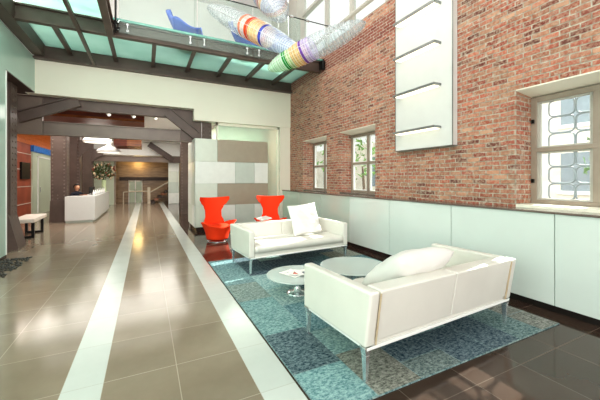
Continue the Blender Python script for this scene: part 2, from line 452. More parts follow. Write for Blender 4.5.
# street outside the windows
b = nb(); box(b, 5.2, 40, -20, 40, -.3, -.1); struct('ground', b, M_asph, 'pale street surface outside')
fac = thing('street_building', 'pale stone building with rows of windows across the street', 'building', (0, 0, 0))
b = nb(); box(b, 16, 18, -15, 9, -.1, 5.6); obj('wall', b, M_facade, fac)
for i in range(9):
    for j in range(2):
        y = -13.4+i*2.4; z = 1+j*2.8
        b = nb(); box(b, 15.97, 16.02, y, y+1.1, z, z+1.6); f = obj('window', b, M_fwin, fac)
        b = nb(); box(b, 15.9, 15.98, y-.1, y+1.2, z-.15, z); obj('sill', b, M_white, f)
b = nb(); box(b, 15.7, 16.1, -15, 9, 5.6, 5.9); obj('cornice', b, M_white, fac)
fac2 = thing('street_building', 'low grey building farther along the street', 'building', (0, 0, 0))
b = nb(); box(b, 14, 17, 15, 38, -.1, 4); obj('wall', b, M_facade, fac2)
for i in range(7):
    b = nb(); box(b, 13.97, 14.02, 16+i*3, 17.4+i*3, 1, 3); obj('window', b, M_fwin, fac2)
def tree(x, y, s, label):
    t = thing('street_tree', label, 'tree', (x, y, -.1), 0, 'street trees')
    b = nb(); tube(b, [(0, 0, 0), (.05, 0, 1.2*s), (0, .05, 2.2*s)], .09, 8, .05); obj('trunk', b, M_bark, t, smooth=True)
    b = nb()
    for i in range(150):
        a = random.uniform(0, 6.28); u = random.uniform(-1, 1); rr = s*random.uniform(.5, 1.05)
        c = Vector((math.cos(a)*math.sqrt(1-u*u)*rr, math.sin(a)*math.sqrt(1-u*u)*rr, 2.6*s+u*rr))
        d = [Vector([random.uniform(-.16, .16) for _ in range(3)]) for _ in range(3)]
        bm_v = [b.verts.new(c+q) for q in d]; b.faces.new(bm_v)
    obj('crown', b, M_tree, t)
tree(11.5, 3.6, .9, 'green street tree outside the right-hand window')
tree(9.0, 11.5, 1.0, 'green street tree outside the second far window')
tree(10.0, 15.5, 1.1, 'green street tree outside the farthest window')

# ================================================================== CABINET RUN
XC = 4.06
seams = [9.44, 8.22, 6.95, 5.68, 4.42, 3.11, 1.81, .52, -.8]
plac = ['at the far end beside the cream wall', 'behind the white pillow of the far sofa', 'just right of the far sofa arm', 'between the far sofa and the lit wall display', 'under the tall lit wall display', 'behind the right arm of the near sofa', 'below the right-hand window', 'nearest the camera at the right edge']
for i in range(7):
    y1, y0 = seams[i], seams[i+1]
    if y0 < -.9: continue
    t = thing('wall_cabinet', 'low frosted pale green glass cabinet '+plac[i], 'cabinet', (0, 0, 0), 0, 'low glass-fronted cabinets along the brick wall')
    b = nb(); box(b, XC+.02, XB, y0, y1, .09, 1.11); obj('carcass', b, M_tileg, t)
    b = nb(); box(b, XC, XC+.02, y0+.005, y1-.005, .09, 1.11); obj('door', b, M_cab if i > 2 else M_cab2, t, .002)
    b = nb(); box(b, XC+.07, XB, y0, y1, 0, .09); obj('kickboard', b, M_kick, t)
b = nb(); box(b, XC-.02, XB+.0, -.8, 9.44, 1.11, 1.135)
tag(obj('ledge_top', b, M_ledge, None, .003), 'long thin dark stone ledge on top of the low cabinets', 'ledge')

# ================================================================== BACKLIT SHELF PANEL
t = thing('shelf_display', 'tall white wall panel with four slim lit shelves on the brick wall', 'display')
b = nb(); box(b, 4.235, XB, 3.22, 4.43, 2.03, 6.3); obj('board', b, M_panel, t, .004)
b = nb(); box(b, 4.228, 4.24, 3.212, 3.224, 2.02, 6.3); box(b, 4.228, 4.24, 4.426, 4.44, 2.02, 6.3); box(b, 4.225, XB, 3.22, 4.43, 2.018, 2.03); obj('rim', b, M_shelf, t)
for z in (2.32, 3.0, 3.67, 4.31, 4.95, 5.6):
    b = nb(); box(b, 4.06, 4.235, 3.42, 4.33, z, z+.035); s = obj('shelf', b, M_shelf, t, .002)
    b = nb(); box(b, 4.10, 4.225, 3.45, 4.30, z-.012, z-.001); obj('led_strip', b, M_led, s)

# ================================================================== GLASS BRIDGE
g = thing('glass_bridge', 'brown steel bridge with teal glass floor crossing above the opening', 'bridge')
ZB, ZT = 4.45, 4.75
def ibeam_x(bm, x0, x1, yc, z0, z1, w=.12, fl=.03):
    box(bm, x0, x1, yc-w/2, yc+w/2, z0, z0+fl); box(bm, x0, x1, yc-w/2, yc+w/2, z1-fl, z1); box(bm, x0, x1, yc-.012, yc+.012, z0+fl, z1-fl)
def ibeam_y(bm, xc, y0, y1, z0, z1, w=.12, fl=.03):
    box(bm, xc-w/2, xc+w/2, y0, y1, z0, z0+fl); box(bm, xc-w/2, xc+w/2, y0, y1, z1-fl, z1); box(bm, xc-.012, xc+.012, y0, y1, z0+fl, z1-fl)
b = nb(); ibeam_x(b, XL, XB, 7.45, ZB, ZT, .13); obj('front_girder', b, M_steel, g)
b = nb(); box(b, XL, XB, YF-.05, YF-.01, 4.40, ZT); box(b, XL, XB, YF-.16, YF-.005, 4.36, 4.40); obj('back_girder', b, M_steel, g)
b = nb(); box(b, XL, -2.16, -1, YF-.16, 4.42, 4.46); box(b, -2.2, -2.16, -1, YF-.16, 4.46, ZT); obj('side_girder', b, M_steel, g)
for x in (-1.66, -.70, .17, 1.04, 1.92, 2.80, 3.68):
    b = nb(); box(b, x-.045, x+.045, 7.51, 9.38, 4.56, 4.59); box(b, x-.01, x+.01, 7.51, 9.38, 4.59, 4.70); obj('joist', b, M_steel, g)
b = nb(); ibeam_y(b, -.66, -1, 7.39, ZB, ZT, .13); obj('platform_girder', b, M_steel, g)
b = nb(); ibeam_x(b, -2.16, -.72, 5.95, ZB, ZT, .13); obj('cross_beam', b, M_steel, g)
b = nb(); box(b, -1.2, -1.14, -1, 9.3, 4.36, 4.43); obj('hanger_rail', b, M_steel, g)
b = nb(); box(b, -2.16, XB, 7.5, 9.38, 4.70, 4.76); obj('floor_glass', b, M_teal, g)
b = nb(); box(b, -2.16, -.66, -1, 7.4, 4.76, 4.80); obj('platform_glass', b, M_teal, g)
b = nb(); box(b, -.60, XB, 7.34, 7.5, 4.755, 4.80); obj('glass_edge', b, M_tedge, g)
for x0, x1, so in ((-.50, 1.03, (-.34, .89)), (1.05, 2.34, (1.19, 2.2)), (2.36, 3.65, (2.5, 3.5))):
    b = nb(); box(b, x0, x1, 7.305, 7.32, 4.5, 5.75); gp = obj('guard_panel', b, M_clear, g)
    for x in so:
        b = nb()
        for z in (4.55, 4.68):
            tube(b, [(x, 7.28, z), (x, 7.39, z)], .028, 12)
        tube(b, [(x, 7.285, 4.55), (x, 7.285, 4.68)], .012, 8)
        obj('standoff', b, M_chrome, gp, smooth=False)
# black cable brackets at the platform corner and the brick end
b = nb()
for z in (4.47, 4.62): tube(b, [(-.58, 7.25, z), (-.52, 7.25, z+.05), (-.5, 7.3, z+.12)], .022, 8)
tube(b, [(-.55, 7.25, 4.45), (-.55, 7.25, 5.6)], .02, 8)
obj('corner_post', b, M_black, g)
b = nb(); box(b, 4.24, XB, 7.2, 7.33, 4.47, 4.70); tube(b, [(4.27, 7.16, 4.45), (4.27, 7.16, 4.72)], .025, 8); obj('end_bracket', b, M_black, g)

# ================================================================== STEEL FRAME of the passage
def rivets(bm, x, y, z0, z1, n, r=.026, ax='y'):
    for i in range(n):
        z = z0+(z1-z0)*(i+.5)/n
        ball(bm, (x, y, z), r, 6)
def column(name, x0, x1, y0, y1, zt, label, flare=.0, group='riveted steel columns of the passage'):
    t = thing(name, label, 'column', ((x0+x1)/2, (y0+y1)/2, 0), 0, group)
    w = (x1-x0)/2; d = (y1-y0)/2
    b = nb(); box(b, -w, w, -d, -d+.03, 0, zt); box(b, -w, w, d-.03, d, 0, zt); obj('flange', b, M_steel, t)
    b = nb(); box(b, -.02, .02, -d+.03, d-.03, 0, zt)
    box(b, -w+.0, -w+.05, -d+.03, d-.03, 0, zt); obj('web', b, M_steel_d, t)
    b = nb()
    for sx in (-w+.05, w-.05): rivets(b, sx, -d-.004, .1, zt-.05, int(zt/.13))
    if flare:
        rivets(b, -.02, -d-.004, .1, 1.0, 7)
        for yy in (-d*.3, d*.5): rivets(b, w+.004, yy, .1, zt-.05, int(zt/.13))
    obj('rivet_row', b, M_steel_l, t, smooth=True)
    if flare:
        b = nb(); prism(b, [(-w-flare*.3, 0), (w+flare, 0), (w+flare, .05), (w, .75), (-w, .75), (-w-flare*.3, .05)], -d-.05, -d-.01, 'y')
        prism(b, [(w, 0), (w+flare, 0), (w+flare, .05), (w, .75)], -d-.01, d, 'y'); obj('base_gusset', b, M_steel, t)
    b = nb(); box(b, w-.001, w+.012, -d+.03, d-.03, 0, zt); obj('side_plate', b, M_steel, t)
    return t
column('steel_column', -2.96, -2.58, 8.55, 9.0, 3.56, 'riveted brown steel column next to the mint glass wall', .16)
column('steel_column', -2.93, -2.50, 13.3, 13.8, 3.6, 'broad riveted brown steel column left of the reception desk', .1)
column('steel_column', -2.92, -2.45, 15.4, 15.9, 3.6, 'riveted brown steel column behind the seated receptionist')
column('steel_column', -3.02, -2.56, 19.7, 20.1, 3.6, 'farthest brown steel column, left of the flower bouquet')
column('steel_column', 1.32, 1.66, 14.0, 14.35, 3.6, 'slim dark steel column beside the tiled partition')
column('steel_column', 1.52, 1.80, 9.72, 9.98, 3.6, 'ribbed dark steel column rising behind the tiled partition')
def beam(x0, x1, y, z0, z1, label, chord=None, gl=None, gr=None):
    t = thing('steel_beam', label, 'beam', (0, y, 0), 0)
    b = nb(); box(b, x0, x1, -.1, .1, z0, z0+.025); box(b, x0, x1, -.1, .1, z1-.025, z1); box(b, x0, x1, -.05, -.02, z0+.02, z1-.02); obj('lower_chord', b, M_steel_l, t)
    if chord:
        b = nb(); box(b, x0, x1, -.09, .09, chord[0], chord[1]); obj('upper_chord', b, M_steel, t)
    return t
bm1 = beam(-3.0, 1.5, 9.85, 2.61, 2.95, 'nearest brown steel beam spanning the opening below the cream fascia', (3.30, 3.56))
b = nb(); box(b, -3.0, -2.30, -.13, -.06, 2.60, 3.52); obj('gusset_plate', b, M_steel_l, bm1)
b = nb(); box(b, .92, 1.50, -.13, -.06, 2.64, 3.30); obj('gusset_plate', b, M_steel, bm1)
def diag(parent, p, q, w, y0, y1, mat):
    p = Vector((p[0], 0, p[1])); q = Vector((q[0], 0, q[1])); d = (q-p).normalized(); n = Vector((-d.z, 0, d.x))*w/2
    b = nb(); pts = [p+n, q+n, q-n, p-n]; prism(b, [(v.x, v.z) for v in pts], y0, y1, 'y')
    for s in (1, -1):
        pp = [p+n*s, q+n*s, q+n*s*.82, p+n*s*.82]; prism(b, [(v.x, v.z) for v in pp], y0-.06, y0, 'y')
    return obj('diagonal_brace', b, mat, parent)
diag(bm1, (-2.75, 2.98), (-1.55, 3.5), .27, -.22, -.15, M_steel)
diag(bm1, (1.35, 2.80), (.55, 3.42), .27, -.22, -.15, M_steel)
bm3 = beam(-3.0, 1.7, 19.85, 2.47, 2.78, 'farthest brown steel beam above the staircase wall')
b = nb(); box(b, 1.25, 1.95, -.13, -.09, 2.45, 2.85); obj('gusset_plate', b, M_steel, bm3)
diag(bm3, (1.45, 2.62), (.15, 3.5), .3, -.2, -.13, M_steel_d)
# arched knee brackets of the left columns
for yy, xx in ((15.35, -2.45), (19.65, -2.56)):
    b = nb(); pts = [(xx, 3.3), (xx, 1.9)]
    pts = [(xx, 2.2)]+[(xx+.5-.5*math.cos(a), 2.2+.55*math.sin(a)) for a in [R(k) for k in range(0, 91, 10)]]+[(xx+.5, 3.1), (xx, 3.1)]
    prism(b, pts, yy, yy+.06, 'y')
    tag(obj('knee_bracket', b, M_steel), 'arched steel bracket on the column behind the '+('receptionist' if yy < 16 else 'flowers'), 'bracket')

# hall ceiling, walls
b = nb(); box(b, -7, 4.3, 9.69, 24, 3.65, 3.8); struct('ceiling', b, M_white, 'white ceiling of the passage')
b = nb(); box(b, -4.25, -4.1, 9.5, 24, 0, 3.65); struct('wall_alcove', b, M_redwall, 'red-brown wall of the left alcove')
b = nb()
for z in (.55, 1.2, 1.85, 2.45): box(b, -4.1, -4.085, 9.5, 15.75, z, z+.025)
struct('trim_8', b, M_bench, 'pale joint lines across the red-brown alcove wall')
b = nb(); box(b, 1.9, 2.0, 10.7, 24, 0, 3.65); struct('wall_passage', b, M_white, 'white right-hand wall of the passage')
b = nb(); box(b, -4.1, 1.9, 22.6, 22.75, 0, 3.65); struct('wall_end', b, M_endwall, 'warm bronze end wall of the passage')
b = nb(); box(b, -1.5, 1.85, 22.5, 22.6, 1.40, 1.62); struct('trim_9', b, M_steel_d, 'dark horizontal band across the bronze end wall')
b = nb(); box(b, -2.75, -1.62, 21.0, 21.1, 0, 2.6); struct('wall_green', b, M_pgreen2, 'pale green glass screen beside the end wall')
b = nb(); box(b, -1.66, -1.58, 20.95, 21.15, 0, 2.62); box(b, -2.2, -2.17, 20.97, 21.0, 0, 2.6); struct('trim_10', b, M_wframe, 'frame of the pale green glass screen')
b = nb(); box(b, -4.1, 1.9, 20.15, 22.6, 2.86, 3.64); struct('ceiling_lower', b, M_white, 'lower white ceiling over the staircase end')
# door at the end wall
b = nb(); box(b, -1.0, -.95, 22.45, 22.55, 0, 1.42); box(b, -.25, -.2, 22.45, 22.55, 0, 1.42); box(b, -.64, -.58, 22.45, 22.55, 0, 1.42); box(b, -1.0, -.2, 22.45, 22.55, 1.35, 1.4); box(b, -1.0, -.2, 22.45, 22.55, .7, .76)
dd = struct('door_1', b, M_white, 'white framed glass door in the end wall')
b = nb(); box(b, -.95, -.25, 22.5, 22.52, 0, 1.35); obj('glass_leaf', b, M_pgreen, dd)
# alcove glass door
b = nb(); box(b, -4.1, -4.05, 15.8, 18.9, 0, 2.6); dg = struct('door_2', b, M_pgreen2, 'tall pale green glass door in the left alcove')
b = nb(); box(b, -4.05, -4.02, 16.4, 16.46, .1, 2.45); box(b, -4.05, -4.02, 18.4, 18.46, .1, 2.45); box(b, -4.05, -4.02, 16.4, 18.46, 2.4, 2.45); obj('leaf_frame', b, M_white, dg)
b = nb(); tube(b, [(-4.0, 16.6, .95), (-4.0, 16.6, 1.15)], .02, 8); obj('door_handle', b, M_chrome, dg)
b = nb(); box(b, -4.1, -4.0, 15.75, 18.95, 2.6, 2.85)
tag(obj('door_canopy', b, M_bluelite), 'blue strip above the pale green alcove door', 'strip')
# orange arched soffit
b = nb(); pts = []
for k in range(0, 10): a = R(k*10); pts.append((-4.08+1.0*(1-math.cos(a)), 2.85+.78*math.sin(a)))
pts += [(-4.08, 3.64)]
prism(b, pts, 13.0, 19.0, 'y')
tag(obj('arched_soffit', b, M_orwood), 'orange wooden arched soffit over the left alcove', 'soffit')
b = nb(); box(b, -4.1, -4.03, 14.55, 15.45, 1.5, 2.12); scr = obj('wall_screen', b, M_black, None, .01)
tag(scr, 'black flat screen on the red-brown alcove wall', 'screen')

# wood rafts, pendants, spots
rw = thing('ceiling_raft', 'dark red glossy wood raft under the passage ceiling', 'ceiling panel')
b = nb(); box(b, -3.4, -.05, 11.2, 12.8, 3.33, 3.64); obj('panel', b, M_rwood, rw, .01)
b = nb(); box(b, -3.4, -.05, 11.17, 11.2, 3.33, 3.40); obj('edge_strip', b, M_bwood, rw)
rw = thing('ceiling_raft', 'brown wood box under the ceiling beside the white pendants', 'ceiling panel')
b = nb(); box(b, -.75, -.18, 15.5, 17.2, 2.95, 3.64); obj('panel', b, M_bwood, rw, .01)
b = nb(); box(b, -1.25, -.75, 15.5, 17.2, 2.95, 3.64); obj('dark_panel', b, M_rwood, rw)  # left half of the box in darker wood
def pendant(x, y, z, r, label):
    t = thing('pendant_lamp', label, 'lamp', (x, y, z), 0, 'white dome pendants of the passage')
    b = nb(); lathe(b, [(r*.96, .0), (r, .03), (r*.9, .12), (r*.6, .2), (r*.25, .3), (r*.12, .42)], seg=28); obj('shade', b, M_white, t, smooth=True)
    b = nb(); lathe(b, [(r*.9, -.012), (r*.92, .0)], seg=28); obj('diffuser', b, M_lamp, t)
    b = nb(); tube(b, [(0, 0, .42), (0, 0, 3.65-z)], .02, 6); obj('rod', b, M_chrome, t)
pendant(-1.6, 13.6, 2.86, .48, 'nearer white dome pendant lamp above the reception desk')
pendant(-1.52, 16.6, 2.72, .5, 'farther white dome pendant lamp above the reception desk')
def spot(x, label):
    t = thing('track_spotlight', label, 'spotlight', (x, 10.3, 3.65), 0, 'small white ceiling spotlights')
    b = nb(); box(b, -.04, .04, -.04, .04, -.2, -.031); obj('mount', b, M_white, t, .004)
    b = nb(); tube(b, [(0, .03, -.22), (.07, -.1, -.34)], .05, 12); obj('lamp_head', b, M_white, t)
    b = nb(); tube(b, [(.071, -.102, -.341), (.073, -.106, -.345)], .04, 12); obj('lens', b, M_lamp, t)
spot(-1.0, 'leftmost small white spotlight hanging behind the fascia')
spot(-.38, 'middle small white spotlight hanging behind the fascia')
spot(.2, 'rightmost small white spotlight hanging behind the fascia')
b = nb(); box(b, -2.2, .8, 10.27, 10.33, 3.62, 3.65); tag(obj('light_track', b, M_white), 'white ceiling track carrying three spotlights', 'track')

# ================================================================== TILED PARTITION
t = thing('tiled_partition', 'partition clad in white, taupe and grey-green gloss panels behind the orange chairs', 'partition')
yf = 9.17; x0 = 1.23
b = nb(); box(b, x0+.02, 3.43, yf+.02, yf+.2, .12, 2.66); box(b, x0+.02, x0+.2, yf+.2, 10.64, .12, 2.66); obj('core', b, M_tileg, t)
rows = [(.12, .73), (.735, 1.365), (1.37, 2.0), (2.005, 2.66)]
U = [x0, 1.87, 2.40, 3.0, 3.44]
lay = [
    [(0, 1, M_tilem), (1, 2, M_tilew), (2, 3, M_tileg), (3, 4, M_tilew)],
    [(0, 1, M_tilem), (1, 4, M_tilet)],
    [(0, 2, M_tilew), (2, 3, M_tileg), (3, 4, M_tilew)],
    [(0, 1, M_tilem), (1, 4, M_tilet)]]
for (z0, z1), ly in zip(rows, lay):
    for a, c, m in ly:
        b = nb(); box(b, U[a]+.003, U[c]-.003, yf, yf+.02, z0, z1); obj('gloss_panel', b, m, t, .003)
for ri, (z0, z1) in enumerate(rows):
    ms = [(M_tilew, M_tilem), (M_tilem, M_tilew), (M_tilem, M_tilew), (M_tileg, M_tilem)][ri]
    ym = 9.9 if ri % 2 else 9.7
    b = nb(); box(b, x0, x0+.02, yf+.0, ym, z0, z1); obj('gloss_panel', b, ms[0], t, .003)
    b = nb(); box(b, x0, x0+.02, ym+.005, 10.65, z0, z1); obj('gloss_panel', b, ms[1], t, .003)
b = nb(); box(b, x0+.06, 3.4, yf+.06, yf+.18, 0, .12); box(b, x0+.06, x0+.16, yf+.18, 10.6, 0, .12); obj('kickboard', b, M_kick, t)
t = thing('tiled_partition', 'small far partition of white panels beside the staircase', 'partition')
b = nb(); box(b, 1.22, 1.78, 20.12, 20.4, 0, 2.6); obj('core', b, M_tileg, t)
for z0, z1, m in ((.02, .65, M_tilew), (.66, 1.3, M_tileg), (1.31, 1.95, M_tilem), (1.96, 2.6, M_tilew)):
    b = nb(); box(b, 1.2, 1.8, 20.1, 20.12, z0, z1); obj('gloss_panel', b, m, t, .003)

# office glass box under the fascia (right part)
b = nb()
for xx in (1.92, 3.92): box(b, xx, xx+.05, 9.55, 9.62, 0, 3.22)
box(b, 1.92, 3.97, 9.55, 9.62, 3.14, 3.22); box(b, 1.92, 1.97, 9.62, 11.5, 3.14, 3.22)
go = struct('window_5', b, M_cream, 'cream framed glass front of the room behind the tiled partition')
b = nb(); box(b, 1.97, 3.92, 9.58, 9.59, 0, 3.14); obj('pane', b, M_office, go)
b = nb(); box(b, 2.0, 6, 12.2, 12.3, 0, 3.65); struct('wall_office', b, M_pgreen2, 'pale green back wall of the glass-fronted room')
lt = thing('ceiling_light', 'linear white ceiling light in the glass-fronted room', 'light', (3.0, 10.8, 3.55))
b = nb(); box(b, -.6, .6, -.1, .1, 0, .1); obj('housing', b, M_white, lt); b = nb(); box(b, -.56, .56, -.07, .07, -.01, 0); obj('diffuser', b, M_lamp, lt)

# stairs
st = thing('staircase', 'dark staircase rising to the right at the end of the passage', 'stairs', (.25, 21.2, 0))
for i in range(7):
    b = nb(); box(b, i*.2, i*.2+.26, 0, 1.0, i*.16, i*.16+.14); obj('step', b, M_bwood if i % 2 else M_steel_d, st, .005)
sr = thing('stair_railing', 'pale guard rail climbing the dark staircase', 'railing', (.1, 21.1, 0))
b = nb(); tube(b, [(.0, 0, .62), (.3, 0, .78), (1.5, 0, 1.5)], .045, 8); obj('handrail', b, M_rail, sr)
b = nb(); box(b, -.02, .14, -.05, .05, 0, 1.0); obj('newel_post', b, M_rail, sr)
b = nb(); tube(b, [(-1.3, 0, .72), (0, 0, .76)], .03, 8); tube(b, [(-1.3, 0, 0), (-1.3, 0, .72)], .03, 8); obj('low_rail', b, M_rail, sr)

# ================================================================== RECEPTION
d = thing('reception_desk', 'long white reception counter at the left of the passage', 'desk')
b = nb()
box(b, -2.46, -1.60, 12.9, 12.98, .07, .87); box(b, -1.68, -1.60, 12.98, 17.5, .07, .87)
obj('front_panel', b, M_panel, d, .004)
b = nb(); box(b, -2.46, -1.60, 12.9, 13.45, .87, .90); box(b, -2.05, -1.60, 13.45, 17.5, .87, .90); obj('worktop', b, M_panel, d, .003)
b = nb(); box(b, -2.45, -1.66, 12.96, 13.02, 0, .07); box(b, -1.74, -1.66, 13.02, 17.45, 0, .07); obj('plinth', b, M_tileg, d)
v = thing('flower_vase', 'tall pale green vase on the far end of the reception counter', 'vase', (-1.75, 16.9, .9))
b = nb(); lathe(b, [(.09, 0), (.1, .02), (.085, .25), (.09, .5), (.1, .56)], seg=20); obj('body', b, M_vase, v, smooth=True)
b = nb()
fl = thing('flower_bouquet', 'large round bouquet of cream and rust flowers in the tall vase', 'flowers', (-1.75, 16.9, 1.43))
for i in range(26):
    a = random.uniform(0, 6.28); rr = random.uniform(.1, .42); h = random.uniform(.15, .7)
    tube(b, [(0, 0, -.3), (.03*math.cos(a), .03*math.sin(a), .0), (rr*math.cos(a), rr*math.sin(a), h)], .006, 4)
obj('stems', b, M_leaf, fl)
b = nb()
for i in range(420):
    a = random.uniform(0, 6.28); u = random.uniform(-.9, 1); rr = .5*random.uniform(.5, 1.0); q = math.sqrt(1-u*u)
    c = Vector((math.cos(a)*q*rr, math.sin(a)*q*rr, .42+u*rr*.85))
    dr = [Vector([random.uniform(-.07, .07) for _ in range(3)]) for _ in range(4)]
    b.faces.new([b.verts.new(c+dr[j]) for j in range(3)])
obj('foliage', b, M_leaf, fl)
for mt, n in ((M_petal, 46), (M_petal2, 40)):
    b = nb()
    for i in range(n):
        a = random.uniform(0, 6.28); u = random.uniform(-.9, 1); rr = .5*random.uniform(.75, 1.0); q = math.sqrt(1-u*u)
        ball(b, (math.cos(a)*q*rr, math.sin(a)*q*rr, .42+u*rr*.85), random.uniform(.03, .05), 6)
    obj('blossoms', b, mt, fl, smooth=True)
for i, y in enumerate((13.25, 13.7, 14.2, 14.7, 15.25, 15.8, 16.3)):
    t = thing('bottle', 'small white bottle standing in the row along the reception counter', 'bottle', (-1.68, y, .9), 0, 'white bottles on the reception counter')
    b = nb(); lathe(b, [(.035, 0), (.035, .12), (.015, .15), (.015, .2)], seg=12); obj('body', b, M_white, t, smooth=True)
    b = nb(); lathe(b, [(.018, .2), (.018, .225)], seg=10); obj('cap', b, M_chrome, t)
mo = thing('computer_monitor', 'dark monitor on the reception counter beside the receptionist', 'monitor', (-1.86, 14.2, .9), R(75))
b = nb(); box(b, -.22, .22, -.012, .012, .06, .3); obj('display', b, M_black, mo, .004)
b = nb(); box(b, -.1, .1, -.07, .07, 0, .012); box(b, -.02, .02, -.01, .01, .012, .1); obj('stand', b, M_black, mo)
# receptionist
def skin_mesh(name, joints, edges, mat, parent, sub=2):
    me = bpy.data.meshes.new(name); me.from_pydata([j[0] for j in joints], edges, [])
    o = bpy.data.objects.new(name, me); C.objects.link(o); o.parent = parent
    me.materials.append(mat)
    m = o.modifiers.new('Skin', 'SKIN'); m.use_smooth_shade = True
    for i, j in enumerate(joints):
        r = j[1] if isinstance(j[1], tuple) else (j[1], j[1])
        me.skin_vertices[0].data[i].radius = r
    me.skin_vertices[0].data[0].use_root = True
    s = o.modifiers.new('Sub', 'SUBSURF'); s.levels = sub; s.render_levels = sub
    return o
p = thing('person', 'seated receptionist with dark hair in a dark jacket behind the white counter', 'person', (-2.30, 13.98, 0), R(38))
J = [((0, .02, .50), (.15, .11)), ((0, .03, .66), (.13, .1)), ((0, .02, .84), (.15, .1)), ((0, .01, .97), (.13, .08)), ((0, 0, 1.03), .05), ((0, -.01, 1.09), .045),
     ((.17, .01, .95), .055), ((.22, -.06, .76), .045), ((.12, -.26, .82), .036), ((.07, -.34, .91), .026),
     ((-.17, .01, .95), .055), ((-.22, -.06, .76), .045), ((-.12, -.26, .82), .036), ((-.07, -.34, .91), .026),
     ((.1, -.02, .50), .09), ((.12, -.42, .52), .065), ((.12, -.40, .1), .045), ((.12, -.5, .05), .035),
     ((-.1, -.02, .50), .09), ((-.12, -.42, .52), .065), ((-.12, -.40, .1), .045), ((-.12, -.5, .05), .035)]
E_ = [(0, 1), (1, 2), (2, 3), (3, 4), (4, 5), (3, 6), (6, 7), (7, 8), (8, 9), (3, 10), (10, 11), (11, 12), (12, 13), (0, 14), (14, 15), (15, 16), (16, 17), (0, 18), (18, 19), (19, 20), (20, 21)]
skin_mesh('body', J, E_, M_suit, p)
b = nb(); ball(b, (0, -.015, 1.19), .095, 16, (.82, .98, 1.18))
ball(b, (0, -.112, 1.175), .016, 8, (.8, 1, 1.3)); ball(b, (.08, 0, 1.18), .02, 8, (.5, 1, 1.4)); ball(b, (-.08, 0, 1.18), .02, 8, (.5, 1, 1.4))
tube(b, [(0, 0, 1.02), (0, -.005, 1.12)], .045, 10); obj('head', b, M_skin, p, smooth=True)
b = nb()
for sx in (-1, 1): ball(b, (.032*sx, -.1, 1.2), .009, 8)
obj('eyes', b, M_hair, p, smooth=True)
b = nb(); box(b, -.022, .022, -.107, -.1, 1.138, 1.145); obj('mouth', b, M_petal2, p)
b = nb(); ball(b, (0, .012, 1.215), .108, 20, (.9, 1, 1.08)); b2 = [vv for vv in b.verts if (vv.co.y < -.045 and vv.co.z < 1.25) or vv.co.z < 1.12]
bmesh.ops.delete(b, geom=b2, context='VERTS'); obj('hair', b, M_hair, p, smooth=True)
for s in (-1, 1):
    b = nb(); box(b, s*.07-.035, s*.07+.035, -.42, -.34, .905, .925)
    for f in range(4): tube(b, [(s*.07-.027+f*.018, -.41, .917), (s*.07-.027+f*.018, -.45, .922), (s*.07-.027+f*.018, -.475-(f % 3)*.006, .91)], .008, 6)
    tube(b, [(s*.07-s*.03, -.37, .915), (s*.07-s*.055, -.40, .918), (s*.07-s*.06, -.425, .912)], .009, 6)
    obj('hand', b, M_skin, p, .005)
sc = thing('office_stool', 'dark swivel stool under the receptionist', 'stool', (-2.30, 14.0, 0))
b = nb(); lathe(b, [(.18, .31), (.2, .33), (.2, .36), (.17, .375)], seg=20); obj('seat', b, M_black, sc)
b = nb(); tube(b, [(0, 0, .03), (0, 0, .32)], .025, 8); obj('post', b, M_chrome, sc)
b = nb(); lathe(b, [(.2, 0), (.2, .015), (.03, .04)], seg=20); obj('base', b, M_black, sc)

# bench
bn = thing('bench', 'small bench with beige padded seat and dark frame legs by the alcove', 'bench', (-2.78, 10.6, 0), R(3))
b = nb(); box(b, -.24, .24, -.72, .72, .40, .50); obj('seat_pad', b, M_bench, bn, .02)
for yy in (-.5, .5):
    b = nb(); box(b, -.2, -.14, yy-.03, yy+.03, 0, .40); box(b, .14, .2, yy-.03, yy+.03, 0, .40); box(b, -.14, .14, yy-.03, yy+.03, 0, .05); obj('leg_frame', b, M_black, bn)
# pebble bed at the foot of mint wall
b = nb()
for i in range(420):
    x = XL+.02+random.random()**1.3*.42; y = random.uniform(5.9, 7.6)
    ball(b, (x, y, .008), random.uniform(.012, .026), 6, (1, 1, .5))
o = obj('pebbles', b, M_pebble, None, smooth=True); tag(o, 'strip of dark pebbles on the floor along the mint glass wall', 'pebbles'); o['kind'] = 'stuff'

# ================================================================== RUG
b = nb(); cl = b.loops.layers.float_color.new('patch')
pal = [srgb(c) for c in ('#a9c9c6', '#54878f', '#31566a', '#8fb0ac', '#a7a797', '#3f767f', '#a5bdb8', '#6f7f7c', '#8c8475')]
RX0, RX1, RY0, RY1 = 1.0, 3.82, 1.66, 5.72
cols = [1.0, 1.43, 1.85, 2.30, 2.72, 3.12, 3.50, 3.82]
rr = random.Random(5)
first = [(1.66, 2.12, '#86b3b3'), (2.12, 2.77, '#27505f'), (2.77, 3.66, '#7eaaa8'), (3.66, 4.3, '#8d9c93'), (4.3, 5.1, '#7fa3a5'), (5.1, 5.72, '#7399a0')]
def patch(x0, x1, y0, y1, c):
    g_ = .004
    v = [b.verts.new(q) for q in ((x0+g_, y0+g_, .012), (x1-g_, y0+g_, .012), (x1-g_, y1-g_, .012), (x0+g_, y1-g_, .012))]
    f = b.faces.new(v); pfaces.add(f)
    for l in f.loops: l[cl] = c
pfaces = set()
for y0, y1, c in first: patch(1.0, 1.43, y0, y1, srgb(c))
for i in range(1, 7):
    y = RY0-rr.uniform(0, .3)
    while y < RY1:
        h = rr.uniform(.42, .85); y0 = max(y, RY0); y1 = min(y+h, RY1)
        if RY1-y1 < .15: y1 = RY1
        dk = pal[2] if rr.random() < .12 else rr.choice(pal if i < 5 else pal[4:] + pal[7:])
        if i >= 5 and y0 < 2.6: dk = srgb('#8a867b') if i == 6 else srgb('#5d7f80')
        if y1-y0 > .02: patch(cols[i], cols[i+1], y0, y1, dk)
        y = y+h
        if y1 == RY1: break
v = box(b, RX0, RX1, RY0, RY1, .001, .0105)
